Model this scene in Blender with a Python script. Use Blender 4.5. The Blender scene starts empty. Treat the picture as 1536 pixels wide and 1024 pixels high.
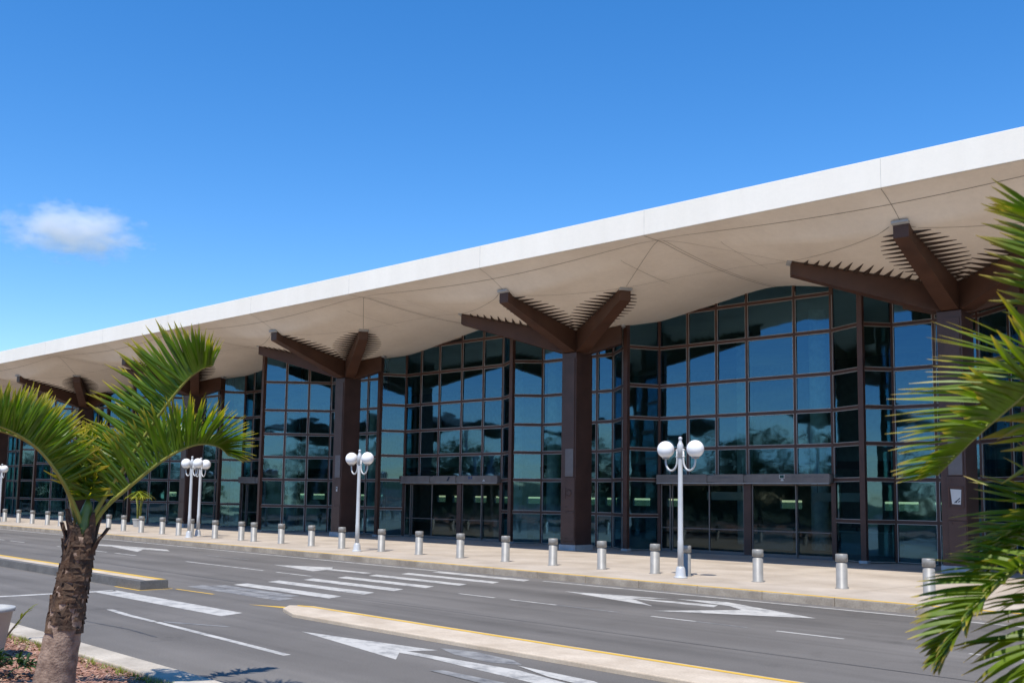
import bpy, math, random
from mathutils import Vector, Matrix
R = math.radians
rnd = random.Random(11)
scene = bpy.context.scene
COL = scene.collection

# ------------------------------------------------------------------ helpers
def link(o):
    COL.objects.link(o); return o

class MB:
    """collects geometry, then links it as ONE mesh object"""
    def __init__(s): s.v = []; s.f = []; s.m = []; s.att = []
    def add(s, vs, fs, mi=0, att=None):
        b = len(s.v); s.v += [tuple(p) for p in vs]
        s.att += (att if att is not None else [0.0] * len(vs))
        for f in fs: s.f.append(tuple(b + i for i in f)); s.m.append(mi)
    def box(s, x0, x1, y0, y1, z0, z1, mi=0):
        s.hexa([(x0,y0,z0),(x1,y0,z0),(x1,y1,z0),(x0,y1,z0),(x0,y0,z1),(x1,y0,z1),(x1,y1,z1),(x0,y1,z1)], mi)
    def hexa(s, p, mi=0):
        s.add(p, [(3,2,1,0),(4,5,6,7),(0,1,5,4),(1,2,6,5),(2,3,7,6),(3,0,4,7)], mi)
    def bar(s, a, b, w, d, up=(0,0,1), mi=0):
        """box beam from a to b, width w across, depth d along 'up'"""
        a = Vector(a); b = Vector(b); t = (b - a).normalized(); u = Vector(up)
        sd = t.cross(u).normalized(); u = sd.cross(t).normalized()
        q = [];
        for c in (a, b):
            for i, j in ((-1,-1),(1,-1),(1,1),(-1,1)): q.append(c + sd * (i*w/2) + u * (j*d/2))
        s.hexa([q[0],q[1],q[2],q[3],q[4],q[5],q[6],q[7]], mi)
    def tube(s, pts, rad, n=10, mi=0, cap=True, att=None):
        pts = [Vector(p) for p in pts]; b = len(s.v); m = len(pts)
        ref = None
        for i, p in enumerate(pts):
            t = (pts[min(i+1, m-1)] - pts[max(i-1, 0)]).normalized()
            if ref is None: ref = Vector((1,0,0)) if abs(t.x) < .8 else Vector((0,1,0))
            sd = t.cross(ref).normalized(); ref = sd.cross(t).normalized()
            r = rad[i] if isinstance(rad, (list, tuple)) else rad
            for k in range(n):
                a = 2*math.pi*k/n
                s.v.append(tuple(p + (ref*math.cos(a) + sd*math.sin(a))*r)); s.att.append(att[i] if att else 0.0)
        for i in range(m-1):
            for k in range(n):
                s.f.append((b+i*n+k, b+(i+1)*n+k, b+(i+1)*n+(k+1)%n, b+i*n+(k+1)%n)); s.m.append(mi)
        if cap:
            s.f.append(tuple(b+k for k in range(n))); s.m.append(mi)
            s.f.append(tuple(b+(m-1)*n+k for k in reversed(range(n)))); s.m.append(mi)
    def lathe(s, prof, n=20, c=(0,0,0), mi=0):
        b = len(s.v)
        for r, z in prof:
            for k in range(n):
                a = 2*math.pi*k/n
                s.v.append((c[0]+r*math.cos(a), c[1]+r*math.sin(a), c[2]+z)); s.att.append(0.0)
        for i in range(len(prof)-1):
            for k in range(n):
                s.f.append((b+i*n+k, b+i*n+(k+1)%n, b+(i+1)*n+(k+1)%n, b+(i+1)*n+k)); s.m.append(mi)
        s.f.append(tuple(b+k for k in reversed(range(n)))); s.m.append(mi)
        s.f.append(tuple(b+(len(prof)-1)*n+k for k in range(n))); s.m.append(mi)
    def poly(s, pts, z0, z1, mi=0):
        """prism from a ground polygon"""
        ar = sum(pts[i][0]*pts[(i+1)%len(pts)][1]-pts[(i+1)%len(pts)][0]*pts[i][1] for i in range(len(pts)))
        if ar < 0: pts = pts[::-1]
        n = len(pts)
        vs = [(x,y,z0) for x,y in pts] + [(x,y,z1) for x,y in pts]
        fs = [tuple(range(n,2*n)), tuple(reversed(range(n)))] + [(i,(i+1)%n,n+(i+1)%n,n+i) for i in range(n)]
        s.add(vs, fs, mi)
    def flat(s, pts, z, mi=0):
        ar = sum(pts[i][0]*pts[(i+1)%len(pts)][1]-pts[(i+1)%len(pts)][0]*pts[i][1] for i in range(len(pts)))
        if ar < 0: pts = pts[::-1]
        s.add([(x,y,z) for x,y in pts], [tuple(range(len(pts)))], mi)
    def build(s, name, mats, parent=None, smooth=False, bevel=0.0, loc=None, att=False):
        me = bpy.data.meshes.new(name); me.from_pydata(s.v, [], s.f)
        mats = mats if isinstance(mats, (list, tuple)) else [mats]
        for m in mats: me.materials.append(m)
        me.polygons.foreach_set('material_index', s.m)
        if smooth: me.polygons.foreach_set('use_smooth', [True]*len(s.f))
        if att:
            a = me.attributes.new('blade', 'FLOAT', 'POINT'); a.data.foreach_set('value', s.att)
        me.update()
        o = link(bpy.data.objects.new(name, me))
        if parent is not None: o.parent = parent
        if loc is not None: o.location = loc
        if bevel:
            b = o.modifiers.new('bevel', 'BEVEL'); b.width = bevel; b.segments = 2; b.limit_method = 'ANGLE'
        return o

def tag(o, label=None, cat=None, group=None, kind=None):
    if label: o['label'] = label
    if cat: o['category'] = cat
    if group: o['group'] = group
    if kind: o['kind'] = kind
    return o
def empty(name, loc=(0,0,0), rz=0.0):
    o = link(bpy.data.objects.new(name, None)); o.location = loc; o.rotation_euler = (0,0,rz)
    o.empty_display_size = .2
    return o
def copy_tree(o, parent=None):
    c = o.copy(); COL.objects.link(c)
    if parent is not None: c.parent = parent
    for ch in list(o.children): copy_tree(ch, c)
    return c

# ------------------------------------------------------------------ materials
def mat(name, col, rough=.7, metal=0.0, var=.12, scale=3.0, bump=0.0, bscale=40.0, col2=None, spec=.4, coords='Object', detail=6.0):
    m = bpy.data.materials.new(name); m.use_nodes = True
    nt = m.node_tree; N = nt.nodes; L = nt.links; b = N['Principled BSDF']
    tc = N.new('ShaderNodeTexCoord'); no = N.new('ShaderNodeTexNoise')
    no.inputs['Scale'].default_value = scale; no.inputs['Detail'].default_value = detail
    L.new(tc.outputs[coords], no.inputs['Vector'])
    ra = N.new('ShaderNodeValToRGB'); c2 = col2 or tuple(max(0, c*(1-2*var)) for c in col)
    ra.color_ramp.elements[0].position = .32; ra.color_ramp.elements[1].position = .68
    ra.color_ramp.elements[0].color = (*c2, 1); ra.color_ramp.elements[1].color = (*(col if col2 else tuple(min(1, c*(1+var)) for c in col)), 1)
    L.new(no.outputs['Fac'], ra.inputs['Fac']); L.new(ra.outputs['Color'], b.inputs['Base Color'])
    b.inputs['Roughness'].default_value = rough; b.inputs['Metallic'].default_value = metal
    b.inputs['Specular IOR Level'].default_value = spec
    if bump:
        n2 = N.new('ShaderNodeTexNoise'); n2.inputs['Scale'].default_value = bscale; n2.inputs['Detail'].default_value = 4
        L.new(tc.outputs[coords], n2.inputs['Vector'])
        bp = N.new('ShaderNodeBump'); bp.inputs['Strength'].default_value = bump; bp.inputs['Distance'].default_value = .02
        L.new(n2.outputs['Fac'], bp.inputs['Height']); L.new(bp.outputs['Normal'], b.inputs['Normal'])
    return m

def ground_mat(name, c_lo, c_hi, grain, streak=None, rough=.85, big=.25, fine=60.0, bump=.15, speck=.25, stain=False):
    """large scale mottling, optional lengthwise streaks, and fine aggregate"""
    m = bpy.data.materials.new(name); m.use_nodes = True
    nt = m.node_tree; N = nt.nodes; L = nt.links; b = N['Principled BSDF']
    tc = N.new('ShaderNodeTexCoord')
    n1 = N.new('ShaderNodeTexNoise'); n1.inputs['Scale'].default_value = big; n1.inputs['Detail'].default_value = 8; n1.inputs['Roughness'].default_value = .62
    L.new(tc.outputs['Object'], n1.inputs['Vector'])
    fac = n1.outputs['Fac']
    if streak:
        mp = N.new('ShaderNodeMapping'); mp.inputs['Scale'].default_value = streak
        n2 = N.new('ShaderNodeTexNoise'); n2.inputs['Scale'].default_value = 1.0; n2.inputs['Detail'].default_value = 5
        L.new(tc.outputs['Object'], mp.inputs['Vector']); L.new(mp.outputs['Vector'], n2.inputs['Vector'])
        mx = N.new('ShaderNodeMix'); mx.data_type = 'FLOAT'; mx.inputs[0].default_value = .5
        L.new(fac, mx.inputs[2]); L.new(n2.outputs['Fac'], mx.inputs[3]); fac = mx.outputs[0]
    ra = N.new('ShaderNodeValToRGB'); ra.color_ramp.elements[0].position = .36; ra.color_ramp.elements[1].position = .66
    ra.color_ramp.elements[0].color = (*c_lo, 1); ra.color_ramp.elements[1].color = (*c_hi, 1)
    L.new(fac, ra.inputs['Fac'])
    n3 = N.new('ShaderNodeTexNoise'); n3.inputs['Scale'].default_value = fine; n3.inputs['Detail'].default_value = 3; n3.inputs['Roughness'].default_value = .8
    L.new(tc.outputs['Object'], n3.inputs['Vector'])
    rb = N.new('ShaderNodeValToRGB'); rb.color_ramp.elements[0].position = .3; rb.color_ramp.elements[1].position = .7
    rb.color_ramp.elements[0].color = (1-speck, 1-speck, 1-speck, 1); rb.color_ramp.elements[1].color = (1+speck, 1+speck, 1+speck, 1)
    L.new(n3.outputs['Fac'], rb.inputs['Fac'])
    base = ra.outputs['Color']
    if stain:
        n4 = N.new('ShaderNodeTexNoise'); n4.inputs['Scale'].default_value = .8; n4.inputs['Detail'].default_value = 9; n4.inputs['Roughness'].default_value = .7
        L.new(tc.outputs['Object'], n4.inputs['Vector'])
        m5 = N.new('ShaderNodeMapping'); m5.inputs['Scale'].default_value = (.035,1.5,1); n5 = N.new('ShaderNodeTexNoise'); n5.inputs['Scale'].default_value = 1; n5.inputs['Detail'].default_value = 4
        L.new(tc.outputs['Object'], m5.inputs['Vector']); L.new(m5.outputs['Vector'], n5.inputs['Vector'])
        for src, lo, hi, c in ((n4,.58,.70,.78),(n5,.50,.64,.84)):
            rs = N.new('ShaderNodeValToRGB'); rs.color_ramp.elements[0].position = lo; rs.color_ramp.elements[1].position = hi
            rs.color_ramp.elements[0].color = (1,1,1,1); rs.color_ramp.elements[1].color = (c,c,c,1)
            L.new(src.outputs['Fac'], rs.inputs['Fac'])
            ms = N.new('ShaderNodeMix'); ms.data_type = 'RGBA'; ms.blend_type = 'MULTIPLY'; ms.inputs[0].default_value = 1
            L.new(base, ms.inputs[6]); L.new(rs.outputs['Color'], ms.inputs[7]); base = ms.outputs[2]
    mu = N.new('ShaderNodeMix'); mu.data_type = 'RGBA'; mu.blend_type = 'MULTIPLY'; mu.inputs[0].default_value = 1
    L.new(base, mu.inputs[6]); L.new(rb.outputs['Color'], mu.inputs[7])
    L.new(mu.outputs[2], b.inputs['Base Color'])
    b.inputs['Roughness'].default_value = rough; b.inputs['Specular IOR Level'].default_value = .3
    bp = N.new('ShaderNodeBump'); bp.inputs['Strength'].default_value = bump; bp.inputs['Distance'].default_value = .01
    L.new(n3.outputs['Fac'], bp.inputs['Height']); L.new(bp.outputs['Normal'], b.inputs['Normal'])
    return m

def paint_mat(name, col, wear, under=(.1,.1,.1)):
    """road paint, worn through to the asphalt in patches"""
    m = bpy.data.materials.new(name); m.use_nodes = True
    nt = m.node_tree; N = nt.nodes; L = nt.links; b = N['Principled BSDF']
    tc = N.new('ShaderNodeTexCoord')
    n1 = N.new('ShaderNodeTexNoise'); n1.inputs['Scale'].default_value = 2.2; n1.inputs['Detail'].default_value = 12; n1.inputs['Roughness'].default_value = .75
    L.new(tc.outputs['Object'], n1.inputs['Vector'])
    ra = N.new('ShaderNodeValToRGB'); ra.color_ramp.elements[0].position = wear-.12; ra.color_ramp.elements[1].position = wear+.12
    ra.color_ramp.elements[0].color = (*under, 1); ra.color_ramp.elements[1].color = (*col, 1)
    L.new(n1.outputs['Fac'], ra.inputs['Fac']); L.new(ra.outputs['Color'], b.inputs['Base Color'])
    b.inputs['Roughness'].default_value = .75
    return m

def glass_mat(name, refl, tint, wave=.0055, gl=(.85,.95,1.0), ior=1.75):
    m = bpy.data.materials.new(name); m.use_nodes = True
    nt = m.node_tree; N = nt.nodes; L = nt.links; N.remove(N['Principled BSDF']); out = N['Material Output']
    g = N.new('ShaderNodeBsdfGlossy'); g.inputs['Roughness'].default_value = .03; g.inputs['Color'].default_value = (*gl, 1)
    t = N.new('ShaderNodeBsdfTransparent'); t.inputs['Color'].default_value = (*tint, 1)
    fr = N.new('ShaderNodeFresnel'); fr.inputs['IOR'].default_value = ior
    md = N.new('ShaderNodeMath'); md.operation = 'MULTIPLY_ADD'; md.inputs[1].default_value = 1.0; md.inputs[2].default_value = refl; md.use_clamp = True
    L.new(fr.outputs['Fac'], md.inputs[0])
    tc = N.new('ShaderNodeTexCoord'); n1 = N.new('ShaderNodeTexNoise'); n1.inputs['Scale'].default_value = .55; n1.inputs['Detail'].default_value = 2.0
    mp = N.new('ShaderNodeMapping'); mp.inputs['Scale'].default_value = (1,1,1.6)
    L.new(tc.outputs['Object'], mp.inputs['Vector']); L.new(mp.outputs['Vector'], n1.inputs['Vector'])
    bp = N.new('ShaderNodeBump'); bp.inputs['Strength'].default_value = 1.0; bp.inputs['Distance'].default_value = wave
    L.new(n1.outputs['Fac'], bp.inputs['Height']); L.new(bp.outputs['Normal'], g.inputs['Normal'])
    mx = N.new('ShaderNodeMixShader'); L.new(md.outputs[0], mx.inputs[0]); L.new(t.outputs[0], mx.inputs[1]); L.new(g.outputs[0], mx.inputs[2])
    L.new(mx.outputs[0], out.inputs['Surface'])
    return m

def leaf_mat(name, base, tip, trans, back=.3, var=.25):
    m = bpy.data.materials.new(name); m.use_nodes = True
    nt = m.node_tree; N = nt.nodes; L = nt.links; b = N['Principled BSDF']; out = N['Material Output']
    at = N.new('ShaderNodeAttribute'); at.attribute_name = 'blade'
    ra = N.new('ShaderNodeValToRGB'); e = ra.color_ramp.elements
    e[0].position = .72; e[0].color = (*base, 1); e[1].position = 1.0; e[1].color = (*tip, 1)
    L.new(at.outputs['Fac'], ra.inputs['Fac'])
    tc = N.new('ShaderNodeTexCoord'); no = N.new('ShaderNodeTexNoise'); no.inputs['Scale'].default_value = 5; no.inputs['Detail'].default_value = 3
    L.new(tc.outputs['Object'], no.inputs['Vector'])
    hs = N.new('ShaderNodeHueSaturation'); mr = N.new('ShaderNodeMapRange')
    mr.inputs['From Min'].default_value = .3; mr.inputs['From Max'].default_value = .7; mr.inputs['To Min'].default_value = 1-var; mr.inputs['To Max'].default_value = 1+var
    L.new(no.outputs['Fac'], mr.inputs['Value']); L.new(mr.outputs[0], hs.inputs['Value']); L.new(ra.outputs['Color'], hs.inputs['Color'])
    L.new(hs.outputs['Color'], b.inputs['Base Color']); b.inputs['Roughness'].default_value = .38; b.inputs['Specular IOR Level'].default_value = .5
    tr = N.new('ShaderNodeBsdfTranslucent'); mt = N.new('ShaderNodeMix'); mt.data_type = 'RGBA'; mt.blend_type = 'MULTIPLY'; mt.inputs[0].default_value = 1
    mt.inputs[7].default_value = (*trans, 1); L.new(hs.outputs['Color'], mt.inputs[6]); L.new(mt.outputs[2], tr.inputs['Color'])
    mx = N.new('ShaderNodeMixShader'); mx.inputs[0].default_value = back
    L.new(b.outputs[0], mx.inputs[1]); L.new(tr.outputs[0], mx.inputs[2]); L.new(mx.outputs[0], out.inputs['Surface'])
    return m

M = dict(
    asphalt = ground_mat('asphalt', (.112,.101,.088), (.185,.168,.148), 1, streak=(.05,.9,1), big=.22, fine=45, bump=.25, speck=.30, stain=True),
    paving = ground_mat('paving', (.38,.315,.245), (.51,.435,.35), 1, big=.5, fine=30, bump=.08, speck=.12),
    island = ground_mat('island_concrete', (.46,.37,.27), (.60,.50,.38), 1, big=1.2, fine=30, bump=.15, speck=.12),
    kerb = ground_mat('kerb_concrete', (.26,.215,.165), (.42,.355,.275), 1, big=1.6, fine=25, bump=.2, speck=.2),
    bedkerb = ground_mat('bed_kerb_concrete', (.36,.31,.245), (.52,.455,.365), 1, big=1.2, fine=25, bump=.2, speck=.12),
    mulch = ground_mat('mulch', (.24,.115,.075), (.42,.23,.155), 1, big=2.5, fine=38, bump=1.0, speck=.55),
    lawn = ground_mat('lawn', (.035,.055,.018), (.07,.10,.03), 1, big=.3, fine=12, bump=.4, speck=.4),
    yellow = paint_mat('yellow_paint', (.66,.40,.045), .33, (.40,.34,.26)),
    white = paint_mat('white_paint', (.50,.475,.425), .415, (.13,.128,.125)),
    faint = paint_mat('worn_white_paint', (.30,.29,.27), .50, (.115,.112,.11)),
    fascia = ground_mat('fascia_render', (.83,.765,.655), (.90,.835,.725), 1, streak=(1.1,1.1,.12), rough=.6, big=.12, fine=6, bump=.02, speck=.02),
    soffit = ground_mat('soffit_panel', (.76,.665,.56), (.87,.775,.665), 1, rough=.8, big=.30, fine=5, bump=.03, speck=.03),
    joint = mat('soffit_joint', (.20,.17,.135), .9, var=.1),  # dark seam colour of the roof panel joints
    wood = mat('brown_steel', (.085,.038,.022), .5, var=.12, scale=1.2, bump=.04, bscale=14),
    spike = mat('spike_brown', (.055,.032,.022), .7, var=.1),
    column = mat('column_brown', (.075,.040,.032), .45, var=.10, scale=1.6, bump=.04, bscale=9),
    frame = mat('frame_brown', (.085,.040,.029), .45, var=.1, scale=2),
    bead = mat('aluminium_bead', (.42,.40,.38), .4, .3, var=.05),
    header = mat('header_metal', (.205,.172,.152), .45, .2, var=.07, scale=2),
    plate = mat('plate_grey', (.155,.14,.138), .5, .2, var=.08),
    pad = mat('grey_pad', (.42,.42,.42), .7, var=.05),
    base = mat('base_concrete', (.42,.42,.42), .8, var=.1),
    steel = mat('bollard_steel', (.31,.30,.28), .45, .25, var=.07, scale=5, bump=.03, bscale=60),
    steelcap = mat('bollard_cap', (.30,.29,.265), .5, .2, var=.10, scale=9),
    pole = mat('painted_pole', (.52,.525,.52), .4, .1, var=.05),
    globe = mat('opal_globe', (.86,.85,.83), .25, var=.01),
    collar = mat('globe_collar', (.30,.29,.28), .5, .3, var=.05),
    dark = mat('interior_dark', (.035,.038,.038), .8, var=.1),
    inwall = mat('interior_wall', (.20,.22,.21), .8, var=.1),
    tile = mat('interior_floor', (.16,.16,.155), .35, var=.1),
    counter = mat('counter_grey', (.30,.33,.33), .5, var=.05),
    sign = mat('hanging_sign', (.45,.48,.47), .5, var=.03),
    ink = mat('dark_ink', (.02,.03,.05), .6, var=.05),
    inkblue = mat('blue_ink', (.05,.08,.17), .6, var=.05),
    logo = mat('green_logo', (.02,.07,.06), .5, var=.05),
    tagw = mat('pale_tag', (.55,.55,.53), .6, var=.03),
    bark = mat('palm_bark', (.36,.26,.195), .9, col2=(.15,.10,.075), scale=9, bump=.8, bscale=34),
    boot = mat('palm_boot', (.12,.07,.04), .9, col2=(.035,.022,.015), scale=9, bump=.8, bscale=30),
    shaft = leaf_mat('palm_crownshaft', (.13,.19,.03), (.10,.16,.03), (.9,1,.3), .1),
    rachis = mat('palm_rachis', (.30,.29,.055), .45, col2=(.16,.20,.035), scale=4),
    leaf = leaf_mat('palm_leaf', (.105,.185,.009), (.58,.43,.05), (1.6,1.7,.2), .42),
    leafr = leaf_mat('palm_leaf_near', (.13,.20,.012), (.42,.30,.06), (1.5,1.6,.4), .34),
    treeleaf = leaf_mat('tree_leaf', (.03,.06,.014), (.06,.10,.02), (1.2,1.4,.4), .25),
    shrubleaf = leaf_mat('shrub_leaf', (.025,.06,.012), (.09,.13,.02), (1.2,1.4,.4), .25),
    yleaf = leaf_mat('yellow_leaf', (.22,.26,.02), (.40,.34,.03), (1.2,1.2,.3), .3),
    trunk = mat('tree_bark', (.10,.075,.055), .9, var=.3, scale=5, bump=.6),
    potm = mat('pot_plaster', (.40,.40,.385), .7, var=.06, scale=3),
    soil = mat('pot_soil', (.05,.035,.025), .95, var=.3, scale=12),
    glass = glass_mat('facade_glass', .12, (.42,.68,.68), gl=(.24,.52,.75)),
    doorglass = glass_mat('door_glass', .02, (.45,.58,.56), wave=.006, gl=(.6,.75,.8), ior=1.5),
)

# ------------------------------------------------------------------ camera
H = 2.5
cd = bpy.data.cameras.new('camera'); cam = link(bpy.data.objects.new('camera', cd))
RM = Matrix(((0.70297,0.06047,0.70864),(0.71106,-0.08066,-0.69849),(0.01492,0.99491,-0.09970)))
cam.matrix_world = Matrix.Translation((0,0,H)) @ RM.to_4x4()
cd.sensor_width = 36; cd.lens = 1500/1536*36; cd.shift_y = 84/1536
cd.clip_end = 20000; cd.clip_start = .05
cd.dof.use_dof = True; cd.dof.focus_distance = 34; cd.dof.aperture_fstop = 4.0
scene.camera = cam
scene.cycles.volume_bounces = 4

# ------------------------------------------------------------------ ground, road, pavement
tag(MB().build('ground', M['lawn']), kind='structure')
g = MB(); g.flat([(-9000,-9000),(9000,-9000),(9000,9000),(-9000,9000)], -.03)
bpy.data.objects.remove(bpy.data.objects['ground']); ground = g.build('ground', M['lawn']); tag(ground, kind='structure')
g = MB(); g.flat([(-400,6.55),(160,6.55),(160,22.95),(-400,22.95)], 0)
road = tag(g.build('road', M['asphalt']), kind='structure')
g = MB(); g.flat([(-400,-26),(160,-26),(160,-8),(-400,-8)], 0)
tag(g.build('car_park_road', M['asphalt']), kind='structure')
# pavement, kerb with yellow line
g = MB(); g.box(-400,160,23.20,75,-.02,.196)
pave = tag(g.build('pavement', M['paving']), kind='structure')
g = MB(); x = -400
while x < 160: g.box(x, x+1.99, 22.92, 23.19, -.02, .2); x += 2.0
kerb = tag(g.build('kerb', M['kerb'], bevel=.02), kind='structure')
g = MB(); g.flat([(-400,22.935),(160,22.935),(160,23.13),(-400,23.13)], .204)
g.build('yellow_line', M['yellow'], kerb)
# pavement expansion joints
g = MB(); x = -130
while x < 30:
    g.flat([(x,23.25),(x+.012,23.25),(x+.012,39),(x,39)], .1985); x += 4.2
for y in (27.4, 31.2): g.flat([(-150,y),(40,y),(40,y+.012),(-150,y+.012)], .1995)
g.build('paving_joint', mat('paving_joint', (.33,.28,.22), .9), pave)

def mark(name, pts, m='white', z=.004):
    g = MB(); g.flat(pts, z); return g.build(name, M[m], road)
def rect(name, x0, x1, y0, y1, m='white', z=.004): return mark(name, [(x0,y0),(x1,y0),(x1,y1),(x0,y1)], m, z)
rect('edge_line', -200, -26.2, 22.28, 22.42); rect('edge_line', -21.2, 60, 22.28, 22.42)
# crosswalk
for y, x0, x1, w, m in ((22.05,-25.9,-21.6,.5,'white'),(20.75,-25.9,-21.6,.5,'white'),(19.45,-25.9,-21.6,.5,'white'),(18.2,-25.8,-21.6,.5,'white'),
                     (16.95,-25.75,-21.4,.52,'white'),(15.75,-25.7,-21.1,.52,'white'),(14.5,-25.4,-20.8,.55,'white'),(13.25,-25.6,-21.0,.55,'faint'),(10.75,-25.4,-19.1,.62,'white')):
    sk = .12
    mark('crosswalk_stripe', [(x0+sk,y-w/2),(x1+sk,y-w/2),(x1-sk,y+w/2),(x0-sk,y+w/2)], m)
mark('crosswalk_stripe', [(-25.4,13.6),(-21.5,13.55),(-21.6,14.0),(-25.3,14.0)], 'faint')
# lane line between the two far lanes
for x0, x1 in ((-19.75,-18.4),(-17.85,-16.3),(-13.5,-12.35),(-10.45,-9.05),(-6.8,-5.4)): rect('lane_line', x0, x1, 17.58, 17.68)
for x0, x1 in ((-16.3,-14.4),(-12.35,-11.1)): rect('lane_line', x0, x1, 17.59, 17.67, 'faint')
for k in range(8): rect('lane_line', -28.6-6.2*k, -26.6-6.2*k+3.4*(k%2), 17.56, 17.68)
for k in range(8): rect('lane_line', -38-8*k, -34.5-8*k, 20.0, 20.08, 'faint')
# near lane line, curving a little
mark('lane_line', [(-21.5,9.12),(-20.3,8.98),(-18.95,8.94),(-18.95,9.06),(-20.2,9.12),(-21.4,9.24)])
mark('lane_line', [(-18.85,8.94),(-13.8,8.68),(-13.8,8.82),(-18.85,9.07)])
mark('lane_line', [(-18.7,9.10),(-17.4,9.7),(-17.4,9.78),(-18.9,9.16)], 'faint')
# stop line left of the island
mark('stop_line', [(-25.7,7.0),(-25.45,7.0),(-25.3,11.0),(-25.6,11.0)], 'white')
# painted arrows
mark('painted_arrow', [(-18.55,20.39),(-15.45,21.08),(-16.33,20.48),(-13.9,20.78),(-13.7,20.30),(-16.15,20.30),(-14.75,19.32)])
mark('painted_arrow', [(-15.45,21.16),(-14.17,21.58),(-11.0,20.18),(-14.1,18.5),(-12.94,20.30),(-13.6,20.82)], 'white', .008)
mark('painted_arrow', [(-16.0,10.43),(-12.70,10.90),(-12.95,10.46),(-10.5,10.58),(-9.3,10.34),(-9.55,10.0),(-12.2,10.28),(-12.9,10.26),(-12.4,9.8)])
mark('painted_arrow', [(-10.8,10.84),(-9.2,10.74),(-8.0,10.2),(-9.37,10.44),(-9.83,10.5)], 'white', .008)
mark('painted_arrow', [(-11.2,9.72),(-9.6,9.72),(-9.0,9.35),(-11.3,9.55)], 'faint', .008)
mark('painted_arrow', [(-49.8,19.05),(-47.5,20.1),(-45.1,20.35),(-42.4,20.55),(-41.2,20.1),(-43.0,19.75),(-41.5,18.8),(-44.5,19.3),(-46,19.6)])
mark('painted_arrow', [(-31.6,19.35),(-29.4,20.35),(-28.8,19.9),(-26.6,19.95),(-26.6,19.6),(-28.6,19.55),(-28.3,18.8)])
# worn paint and old repairs in the asphalt
mark('worn_patch', [(-12.9,11.1),(-12.2,11.28),(-11.2,11.16),(-10.8,10.95),(-11.3,10.72),(-12.2,10.82)], 'faint')
tar = mat('tar_seam', (.07,.068,.066), .6, var=.2)
g = MB()
for pts in ([(-60,14.6),(-40,14.9),(-22,14.7),(-6,14.95),(12,14.8)], [(-20,8.0),(-18.2,8.15),(-16.9,8.08)], [(-30,19.0),(-24,19.4),(-23.2,21.2),(-22.9,22.9)]):
    for a, b in zip(pts, pts[1:]):
        n = 10
        for i in range(n):
            p = Vector(a).lerp(Vector(b), i/n); q = Vector(a).lerp(Vector(b), (i+1)/n); w = .012+rnd.random()*.012
            g.flat([(p.x,p.y-w),(q.x,q.y-w),(q.x,q.y+w),(p.x,p.y+w)], .003)
g.build('tar_seam', tar, road)
# kerbside drain / asphalt patch
rect('asphalt_patch', -33.5, -27.2, 15.2, 16.4, 'asphalt', .002)

# traffic islands
def island(pts, h, nose):
    g = MB(); g.poly(pts, -.02, h); return g
def lerp2(a, b, t): return (a[0]+(b[0]-a[0])*t, a[1]+(b[1]-a[1])*t)
g = MB(); g.poly([(-19.4,12.3),(-18.9,12.62),(40,12.5),(40,11.36),(-18.0,11.50),(-19.0,11.9)], -.02, .075)
isl = tag(g.build('traffic_island', M['island'], bevel=.02), kind='structure')
g = MB(); g.flat([(-19.25,12.42),(-18.8,12.55),(39.9,12.44),(39.9,12.33),(-18.7,12.43),(-19.1,12.33)], .079)
g.build('yellow_line', M['yellow'], isl)
g = MB(); g.flat([(-20.6,12.0),(-19.4,12.55),(-18.9,12.68),(-19.45,12.25)], .004)
g.build('yellow_line', M['yellow'], isl)
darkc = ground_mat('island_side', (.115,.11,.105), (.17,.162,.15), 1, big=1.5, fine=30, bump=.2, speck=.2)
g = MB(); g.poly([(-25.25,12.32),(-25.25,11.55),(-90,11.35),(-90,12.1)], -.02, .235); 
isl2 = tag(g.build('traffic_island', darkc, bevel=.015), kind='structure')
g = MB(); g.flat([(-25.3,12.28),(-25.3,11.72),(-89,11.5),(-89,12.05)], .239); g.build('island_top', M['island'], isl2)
g = MB(); g.flat([(-25.28,12.27),(-25.28,12.08),(-89,11.88),(-89,12.06)], .243); g.build('yellow_line', M['yellow'], isl2)
g = MB(); g.flat([(-26.6,11.44),(-25.12,11.46),(-25.12,12.4),(-25.2,12.4),(-25.2,11.54),(-26.6,11.52)], .004); g.build('yellow_line', M['yellow'], isl2)
g = MB(); g.flat([(-25.0,12.38),(-23.2,12.48),(-23.2,12.56),(-25.0,12.46)], .004); g.build('yellow_line', M['yellow'], isl2)

# planting bed at the near side, with its pale kerb
g = MB(); g.box(-200,60,-7.6,6.02,-.02,.10)
bed = tag(g.build('planting_bed', M['mulch']), kind='structure')
g = MB(); x = -100
while x < 40: g.box(x, x+1.2, 6.04, 6.5, -.02, .14); x += 1.205
tag(g.build('bed_kerb', M['bedkerb'], bevel=.02), kind='structure')
# grass tufts along the bed kerb
g = MB()
for i in range(420):
    x = -19 + rnd.random()*9.5; y = 5.98 - abs(rnd.gauss(0,.12)); h = .03+rnd.random()*.07
    for k in range(4):
        a = rnd.random()*6.3; d = Vector((math.cos(a),math.sin(a),0)); s = Vector((-d.y,d.x,0))*.006
        p = Vector((x,y,.095)); g.add([p-s,p+s,p+d*h*.6+Vector((0,0,h))],[(0,1,2)],0,[0,0,.7+.3*rnd.random()])
tag(g.build('grass', M['yleaf'], att=True), 'thin tufts of green grass along the bed kerb', kind='stuff')
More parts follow.
